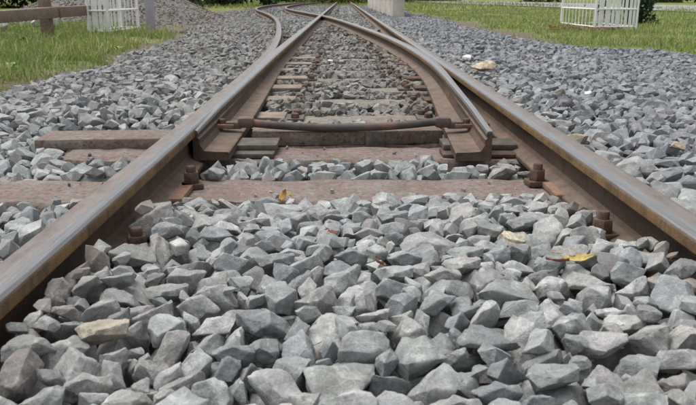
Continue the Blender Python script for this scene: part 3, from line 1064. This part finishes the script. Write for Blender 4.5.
cr = random.Random(4)
chips = []
for i in range(46):
    x = cr.uniform(-1.2, .55); yc, wdt = cr.choice(((1.955, .11), (2.445, .10)))
    if yc > 2 and (x < -.95 or -.5 < x < -.2 or x > .3): continue
    y = yc + cr.uniform(-wdt, wdt)
    sz = cr.uniform(.006, .02)
    if abs(x - float(c_stock_l(y))) < .08 or abs(x - GR) < .06: continue
    R = rand_rot(SR)
    chips.append(((x, y, sz * .3, dict(s=cr.randrange(NSH), A=R * sz)), np.array((.3, .295, .285)) * cr.uniform(.6, 1.25), LOW))
tag(join_stones('stone_chips', chips), 'tiny stone chips and grit lying on the bare sleepers', 'grit', kind='stuff')

def leaf_mat(name, c):
    m = Mat(name, rough=.6)
    m.color(m.mix(m.ramp(m.noise(60, 4, .6), [(.4, 0), (.65, 1)]), c, (c[0] * .6, c[1] * .45, c[2] * .4)))
    return m.m
LY, LO, LR = leaf_mat('yellow_leaf', (.46, .38, .13)), leaf_mat('orange_leaf', (.46, .27, .07)), leaf_mat('red_leaf', (.26, .10, .06))
def leaf(px_, py_, L, Wd, mat, label, rz, tilt, roll=0.0, up=.012):
    x, y = hit(px_, py_)
    z = max(min(.15, near_height(x + a, y + b)) for a in (-.008, 0, .008) for b in (-.008, 0, .008))
    V, F = [], []
    n = 8
    for i in range(n + 1):
        t = i / n
        hw = Wd / 2 * math.sin(math.pi * t ** .8) ** .9 + .0006
        for k, s in enumerate((-1, -.5, 0, .5, 1)):
            V.append((L * (t - .5), hw * s, .16 * Wd * (abs(s) ** 1.5) + L * .3 * (t - .4) ** 2 + random.uniform(-.0012, .0012)))
    for i in range(n):
        for k in range(4):
            F.append((i * 5 + k, (i + 1) * 5 + k, (i + 1) * 5 + k + 1, i * 5 + k + 1))
    e = empty('fallen_leaf', (x, y, z + up), rz)
    e.rotation_euler = (roll, tilt, rz)
    b = mesh_obj('blade', V, F, mat, e, smooth=60)
    so = b.modifiers.new('thickness', 'SOLIDIFY'); so.thickness = .0007
    tube_obj('stem', [(-L * .5, 0, L * .24), (-L * .66, .003, L * .2), (-L * .8, .006, L * .22)], .0009, mat, e, 5)
    return tag(e, label, 'leaf')
leaf(284, 201, .034, .020, LO, 'curled orange yellow leaf standing at the front edge of the bare sleeper', .4, -1.0, .5, .016)
leaf(290, 199, .022, .013, LY, 'small yellow leaf scrap behind the curled orange leaf', 2.2, -.4, .3)
leaf(577, 268, .066, .018, LY, 'narrow yellow leaf lying on stones at the right', .25, .05, .3)
leaf(557, 268, .040, .022, LR, 'reddish leaf beside the narrow yellow leaf at the right', 2.6, .2, .35)
leaf(380, 274, .034, .02, LR, 'small red brown leaf wedged between stones in the middle', 1.2, .5, .4)
leaf(333, 240, .02, .01, LR, 'tiny red leaf scrap on stones below the bare sleeper', .2, .3, .2)

M_STRAW = simple('dry_straw', (.42, .34, .2))
def straw(px_, py_, label, seed, n=7, h=.07):
    r = random.Random(seed)
    x, y = ground_at(px_, py_, .0)
    z = near_height(x, y)
    z = z if z < .2 else .0
    e = empty('dry_grass', (x, y, z))
    for i in range(n):
        a = r.uniform(0, 6.28); l = h * r.uniform(.5, 1.1); s = r.uniform(.1, .6)
        tube_obj('stalk', [(r.uniform(-.012, .012), r.uniform(-.012, .012), -.01), (math.cos(a) * l * s * .4, math.sin(a) * l * s * .4, l * .55), (math.cos(a) * l * s, math.sin(a) * l * s, l * .9)], [.0012, .001, .0005], M_STRAW, e, 4)
    return tag(e, label, 'dry grass')
straw(620, 226, 'dry straw tuft sprouting beside the rusty bolt at the right rail', 2)
straw(609, 222, 'dry straw stalks caught on the rusty bolt at the right rail', 3, 4)

# ------------------------------------------------------------------ grass
def blades(name, xyz, h, wdt, lean, col, r):
    n = len(xyz)
    ang = r.uniform(0, 2 * np.pi, n); ang2 = r.uniform(0, 2 * np.pi, n)
    side = np.stack([np.cos(ang), np.sin(ang), np.zeros(n)], -1) * wdt[:, None] / 2
    ld = np.stack([np.cos(ang2), np.sin(ang2), np.zeros(n)], -1) * (lean * h)[:, None]
    up = np.zeros((n, 3)); up[:, 2] = h
    p0, p1, p2 = xyz, xyz + up * .58 + ld * .35, xyz + up * (1 - .35 * lean[:, None]) + ld
    V = np.stack([p0 - side, p0 + side, p1 - side * .75, p1 + side * .75, p2], 1).reshape(-1, 3)
    b = np.arange(n)[:, None] * 5
    T = np.concatenate([b + [0, 1, 3], b + [0, 3, 2], b + [2, 3, 4]], 0)
    C = np.repeat(np.concatenate([col, np.ones((n, 1))], 1), 5, 0)
    me = bpy.data.meshes.new(name)
    me.vertices.add(len(V)); me.vertices.foreach_set('co', V.ravel().astype(np.float32))
    me.loops.add(len(T) * 3); me.loops.foreach_set('vertex_index', T.ravel().astype(np.int32))
    me.polygons.add(len(T)); me.polygons.foreach_set('loop_start', np.arange(0, len(T) * 3, 3, dtype=np.int32))
    me.update(calc_edges=True)
    a = me.attributes.new('tint', 'FLOAT_COLOR', 'POINT')
    a.data.foreach_set('color', C.ravel().astype(np.float32))
    me.materials.append(M_GRASS)
    return link(bpy.data.objects.new(name, me))
def vnoise(x, y, s, o=0.0):
    return np.array([noise.noise(Vector((a * s + o, b * s, o))) for a, b in zip(x, y)])
GRS = np.random.default_rng(21)
def grass_field(name, n, xr, yr, edge, sgn, hmed, label, dry):
    y = yr[0] + (yr[1] - yr[0]) * GRS.random(n) ** 1.5
    x = sgn * (np.abs(xr[0]) + GRS.random(n) * (np.minimum(np.abs(xr[1]), .52 * y + 1.0) - np.abs(xr[0])))
    d = (x - edge(y)) * sgn
    nz = vnoise(x, y, .9, 3.0); n2 = vnoise(x, y, 3.2, 9.0); n3 = vnoise(x, y, 9.0, 5.0)
    keep = (d + .45 * n2 + .2 * n3 > 0) & (GRS.random(n) < .16 + 1.1 * smooth01((nz + n2 * .9 + .38 - dry) / .6))
    keep &= GRS.random(n) < .45 + .55 * smooth01(d / .4)
    keep &= GRS.random(n) > .85 * smooth01((bareness(x, y) - .3 + .5 * n2) / .5) * (y > 8)
    x, y, d, nz, n2, n3 = x[keep], y[keep], d[keep], nz[keep], n2[keep], n3[keep]
    n = len(x)
    h = hmed * np.exp(GRS.normal(0, .4, n)) * (.6 + .5 * smooth01(d / .8)) * (1 + .5 * nz + .5 * n3)
    g = np.stack([np.full(n, .165), np.full(n, .262), np.full(n, .066)], -1)
    ylw = np.array([.37, .38, .12]); st = np.array([.36, .30, .18])
    k = smooth01((GRS.random(n) * .9 + .7 * nz - .1))[:, None]
    col = g * (1 - .7 * k) + ylw * .7 * k
    dk = (GRS.random(n) < .08 + dry * .25 + .35 * smooth01((n2 - .1) / .4))[:, None]
    col = np.where(dk, st, col) * GRS.uniform(.6, 1.25, n)[:, None]
    xyz = np.stack([x, y, ground_z(x, y) - .01], -1)
    o = blades(name, xyz, np.clip(h, .015, .3), .004 + .0006 * y * GRS.uniform(.5, 1.4, n), GRS.uniform(.15, 1.0, n), col, GRS)
    return tag(o, label, 'grass', kind='stuff')
grass_field('grass', 80000, (-1.8, -9), (3.4, 17), bed_edge_left, -1, .085, 'rough green grass left of the ballast', .0)
grass_field('grass', 80000, (1.8, 15), (5.5, 34), bed_edge_right, 1, .060, 'short green grass between the ballast and the road', .12)
# far grass round the end of the bed
n = 16000
y = 36 + 50 * GRS.random(n) ** 1.2; x = GRS.uniform(-30, 12, n)
kp = (y > 50) | (x < bed_edge_left(y)) | (x > bed_edge_right(y))
x, y = x[kp], y[kp]; n = len(x)
tag(blades('grass', np.stack([x, y, ground_z(x, y) - .02], -1), GRS.uniform(.08, .3, n), np.full(n, .05), GRS.uniform(.2, .9, n),
    np.array((.24, .26, .085)) * GRS.uniform(.7, 1.25, n)[:, None], GRS), 'yellowish grass where the far end of the track disappears', 'grass', kind='stuff')
# low broad-leaved weeds in the left verge
def weed(x, y, s, label, seed):
    r = random.Random(seed)
    e = empty('weed', (x, y, gz_(x, y)), r.uniform(0, 6))
    for i in range(9):
        a = i * 2.4; L = s * r.uniform(.7, 1.2); t = r.uniform(.3, .9)
        ca, sa = math.cos(a), math.sin(a)
        V = []
        for q, wd in ((0, .08), (.35, .3), (.7, .34), (1, .02)):
            for sd_ in (-1, 1):
                V.append((ca * L * q - sa * wd * L * sd_ * .5, sa * L * q + ca * wd * L * sd_ * .5, L * t * (q - .45 * q * q) + .01))
        o = mesh_obj('leaf', V, [(0, 1, 3, 2), (2, 3, 5, 4), (4, 5, 7, 6)], M_WEED, e, smooth=80)
    return tag(e, label, 'weed', 'broad leaved weeds in the left verge')
gz_ = lambda x, y: float(ground_z(x, y))
M_WEED = simple('weed_leaf', (.20, .30, .11), .2, 30)
for i, (wx, wy, ws) in enumerate([(22, 44, .11), (40, 60, .09), (70, 46, .12), (118, 50, .10), (12, 70, .09), (90, 57, .08)]):
    x, y = ground_at(wx, wy, -.05)
    weed(x, y, ws, 'broad leaved weed in the left grass, %s' % ('above the wide grass patch at the left edge', 'near the ballast edge at far left', 'below the brown beam end', 'in front of the white enclosure', 'at the left edge beside the stones', 'between the beam end and the ballast')[i], i)

# ------------------------------------------------------------------ background: barrier, white enclosures, wall, heap, shrubs
def gz(x, y): return float(ground_z(x, y))
lb = empty('log_barrier', (-4.1, 9.0, 0))
tag(lb, 'low barrier of weathered brown beams in the grass at upper left', 'barrier')
def beam(x0, y0, z0, x1, y1, z1, t, name='beam'):
    bm = bmesh.new()
    d = Vector((x1 - x0, y1 - y0, z1 - z0)); L = d.length
    add_box(bm, 0, L, -.06, .06, -t / 2, t / 2, .014)
    R = d.to_track_quat('X', 'Z').to_matrix()
    for v in bm.verts: v.co = R @ v.co + Vector((x0 + 4.1, y0 - 9.0, z0))
    return bm_obj(name, bm, M_LOG, lb, smooth=40)
beam(-4.62, 7.2, .235, -4.03, 10.45, .315, .15)
beam(-4.02, 10.50, .315, -3.90, 12.3, .33, .15)
for (x, y) in ((-4.16, 10.45), (-4.75, 7.4)):
    box_obj('post', x + 4.1 - .07, x + 4.1 + .07, y - 9.07, y - 8.93, gz(x, y) - .1, .78, M_LOG, lb, .012)

def enclosure(name, x0, x1, y0, y1, z, h, label, dense_to, seed):
    r = random.Random(seed)
    e = empty(name, (x0, y0, z))
    W, D = x1 - x0, y1 - y0
    for (x, y) in ((0, 0), (W, 0), (0, D), (W, D)):
        tube_obj('post', [(x, y, -.1), (x, y, h + .03)], .022, M_WHITE, e, 8)
    for zz in (.05, .36, h - .04):
        for (a, b) in (((0, 0), (W, 0)), ((W, 0), (W, D)), ((W, D), (0, D)), ((0, D), (0, 0))):
            tube_obj('cross_rail', [(a[0], a[1], zz), (b[0], b[1], zz)], .014, M_WHITE, e, 6)
    x = .06
    while x < W - .04:                               # flat slats on the end that faces the camera
        w = r.choice((.085, .085, .05, .03))
        w = min(w, W - .03 - x)
        if w < .015: break
        for y in (.012,):
            box_obj('slat', x, x + w, y - .006, y + .006, .02, h - .02 + r.uniform(-.01, .01), M_WHITE, e, 0)
        x += w + r.choice((.02, .03, .03))
    y = .11
    while y < D - .08:                               # thin bars along the sides
        for x in (0, W):
            tube_obj('bar', [(x, y, .05), (x + r.uniform(-.006, .006), y, h - .04)], .008, M_WHITE, e, 5)
        y += .21
    return tag(e, label, 'fence')
enclosure('white_enclosure', -3.90, -3.60, 11.4, 13.1, gz(-3.7, 12), .85, 'white slatted steel enclosure beside the brown beam at upper left', 1, 1)
enclosure('white_enclosure', 4.57, 5.32, 13.4, 15.5, gz(5, 14), .85, 'white slatted steel enclosure standing in the grass at upper right', 1, 2)
tag(box_obj('marker_post', -3.50, -3.36, 13.2, 13.34, gz(-3.4, 13.2) - .1, .95, M_GREYPOST, None, .01), 'square grey post right behind the white enclosure at upper left', 'post')

wl = empty('concrete_wall', (1.4, 21, 0))
tag(wl, 'low pale concrete wall beside the far end of the right rail', 'wall')
for i in range(6):
    y0 = i * 3.2
    b = box_obj('panel', 0 - .012 * i, .34 - .012 * i, y0, y0 + 3.17, -.25, .62, M_CONCRETE, wl, .02)
box_obj('coping', -.10, .40, -.05, 19.2, .622, .70, M_CONCRETE, wl, .02)

# gravel heap
hx, hy = -5.3, 17.6
def heap_z(x, y):
    d = np.hypot((x - hx) / 2.7, (y - hy) / 3.6)
    return gz(hx, hy) - .06 + 1.15 * np.clip(1 - d, 0, 1) ** .95 * (1 + .0 * x)
V, F, C = [], [], 36
V.append((hx, hy, float(heap_z(hx, hy)) - .08))
for j in range(1, 13):
    for k in range(C):
        a = 2 * math.pi * k / C; rr = j / 12 * 1.03
        x, y = hx + 2.7 * rr * math.cos(a), hy + 3.6 * rr * math.sin(a)
        V.append((x, y, float(heap_z(x, y)) - .03 + .05 * noise.noise(Vector((x * 1.5, y * 1.5, 0))) + .03 * noise.noise(Vector((x * 5, y * 5, 2)))))
for k in range(C): F.append((0, 1 + k, 1 + (k + 1) % C))
for j in range(11):
    for k in range(C):
        F.append((1 + j * C + k, 1 + (j + 1) * C + k, 1 + (j + 1) * C + (k + 1) % C, 1 + j * C + (k + 1) % C))
hp = empty('gravel_heap', (0, 0, 0))
tag(hp, 'grey gravel heap behind the white enclosure at upper left', 'heap', kind='stuff')
mesh_obj('heap_core', V, F, M_BED, hp, smooth=60)
items = []
hr = np.random.default_rng(8)
for i in range(5200):
    a, rr = hr.uniform(0, 2 * np.pi), hr.random() ** .5 * 1.03
    x, y = hx + 2.7 * rr * math.cos(a), hy + 3.6 * rr * math.sin(a)
    z = float(heap_z(x, y)) + .05 * noise.noise(Vector((x * 1.5, y * 1.5, 0))) - .02
    st = st_f[int(hr.integers(len(st_f)))]
    items.append(((x, y, z, dict(s=st['s'], A=st['A'] * .62)), np.array((.25, .215, .185)) * hr.uniform(.7, 1.2), LOW))
hs_ = join_stones('heap_stones', items)
hs_.parent = hp
hs_['kind'] = 'stuff'

lr = np.random.default_rng(2)
n = 420
lx_ = 4.35 + lr.normal(0, .28, n); ly_ = 13.3 + lr.normal(0, .35, n)
tag(blades('leaf_litter', np.stack([lx_, ly_, ground_z(lx_, ly_) + .03], -1), lr.uniform(.02, .06, n), lr.uniform(.03, .07, n), lr.uniform(.7, 1.6, n),
    np.array((.26, .13, .075)) * lr.uniform(.5, 1.2, n)[:, None], lr), 'brown leaf litter at the foot of the right white enclosure', 'leaf litter', kind='stuff')
# pale boulders behind the beam
for i, (bx, by, bs) in enumerate([(-5.3, 11.2, .42), (-5.0, 12.6, .5)]):
    o = bpy.data.objects.new('boulder', HIGH[5 + i])
    o.location = (bx, by, gz(bx, by) + bs * .28); o.scale = (bs * 1.2, bs, bs); o.rotation_euler = (.2, .1, i)
    o['tint'] = (.52, .50, .50); link(o)
    tag(o, ('pale boulder behind the brown beam at the left edge', 'pale boulder behind the brown beam, right of the other boulder')[i], 'boulder')

def shrub(x, y, rx, rz_, n, leaf_s, col, label, seed, group=None):
    r = np.random.default_rng(seed)
    z0 = gz(x, y)
    e = empty('shrub', (x, y, z0))
    for i in range(5):
        a = r.uniform(0, 6.28)
        tube_obj('stem', [(0, 0, -.05), (math.cos(a) * rx * .25, math.sin(a) * rx * .25, rz_ * .6), (math.cos(a) * rx * .6, math.sin(a) * rx * .6, rz_ * 1.3)], [rx * .035, rx * .025, rx * .01], M_LOG, e, 5)
    nl = 26
    cen = np.stack([r.normal(0, rx * .42, nl), r.normal(0, rx * .42, nl), np.abs(r.normal(rz_ * .85, rz_ * .5, nl))], -1)
    rad = r.uniform(.18, .42, nl) * rx
    k = r.integers(nl, size=n)
    d = r.normal(size=(n, 3)); d /= np.linalg.norm(d, axis=1)[:, None]
    P = cen[k] + d * (rad[k] * r.random(n) ** .4)[:, None]
    P[:, 2] = np.maximum(P[:, 2], .02)
    u = r.normal(size=(n, 3)); u /= np.linalg.norm(u, axis=1)[:, None]
    v = np.cross(u, r.normal(size=(n, 3))); v /= np.linalg.norm(v, axis=1)[:, None]
    s = leaf_s * r.uniform(.6, 1.4, n)[:, None]
    V = np.stack([P - u * s, P + v * s * .45, P + u * s, P - v * s * .45], 1).reshape(-1, 3)
    b = np.arange(n)[:, None] * 4
    T = np.concatenate([b + [0, 1, 2], b + [0, 2, 3]], 0)
    C = np.array(col)[None] * r.uniform(.6, 1.5, n)[:, None] * (1 + .25 * r.normal(size=nl))[k][:, None]
    C = np.repeat(np.concatenate([np.clip(C, .01, .5), np.ones((n, 1))], 1), 4, 0)
    me = bpy.data.meshes.new('foliage')
    me.from_pydata(V.tolist(), [], T.tolist()); me.update()
    a = me.attributes.new('tint', 'FLOAT_COLOR', 'POINT'); a.data.foreach_set('color', C.ravel().astype(np.float32))
    me.materials.append(M_FOLIAGE)
    link(bpy.data.objects.new('foliage', me), e)
    return tag(e, label, 'shrub', group)
shrub(6.05, 15.4, .55, .5, 2600, .05, (.035, .062, .03), 'dark green shrub beside the white enclosure at upper right', 1)
for i, (x, y, rx, h) in enumerate([(-9.5, 44, 2.6, 1.6), (-6.6, 46, 2.6, 1.3), (-12.5, 42, 3, 2.0), (-15.5, 38, 3, 2), (-19.0, 36, 3.2, 2.0), (-23, 37, 3.5, 2.2)]):
    shrub(x, y, rx, h, 5200, .17, (.042, .068, .028), 'dark green bush behind the gravel heap, %s of the thicket' % ('first from the right', 'second from the right', 'third from the right', 'fourth from the right', 'fifth from the right', 'leftmost')[(1, 0, 2, 3, 4, 5)[i]], 40 + i, 'bushes of the thicket')
for i, (x, y, rx, h) in enumerate([(-1.0, 74, 3.4, 1.1), (5, 78, 3.6, 1.5), (11, 84, 4, 2), (-6, 70, 3.0, 1.2), (20, 72, 4, 2), (29, 66, 4, 2.2), (38, 60, 4, 2.2)]):
    shrub(x, y, rx, h, 4200, .24, (.16, .19, .06), 'pale green bush on the far skyline, %s from the left' % ORD[(1, 2, 3, 0, 4, 5, 6)[i]].replace('leftmost', 'first'), 60 + i, 'bushes on the far skyline')
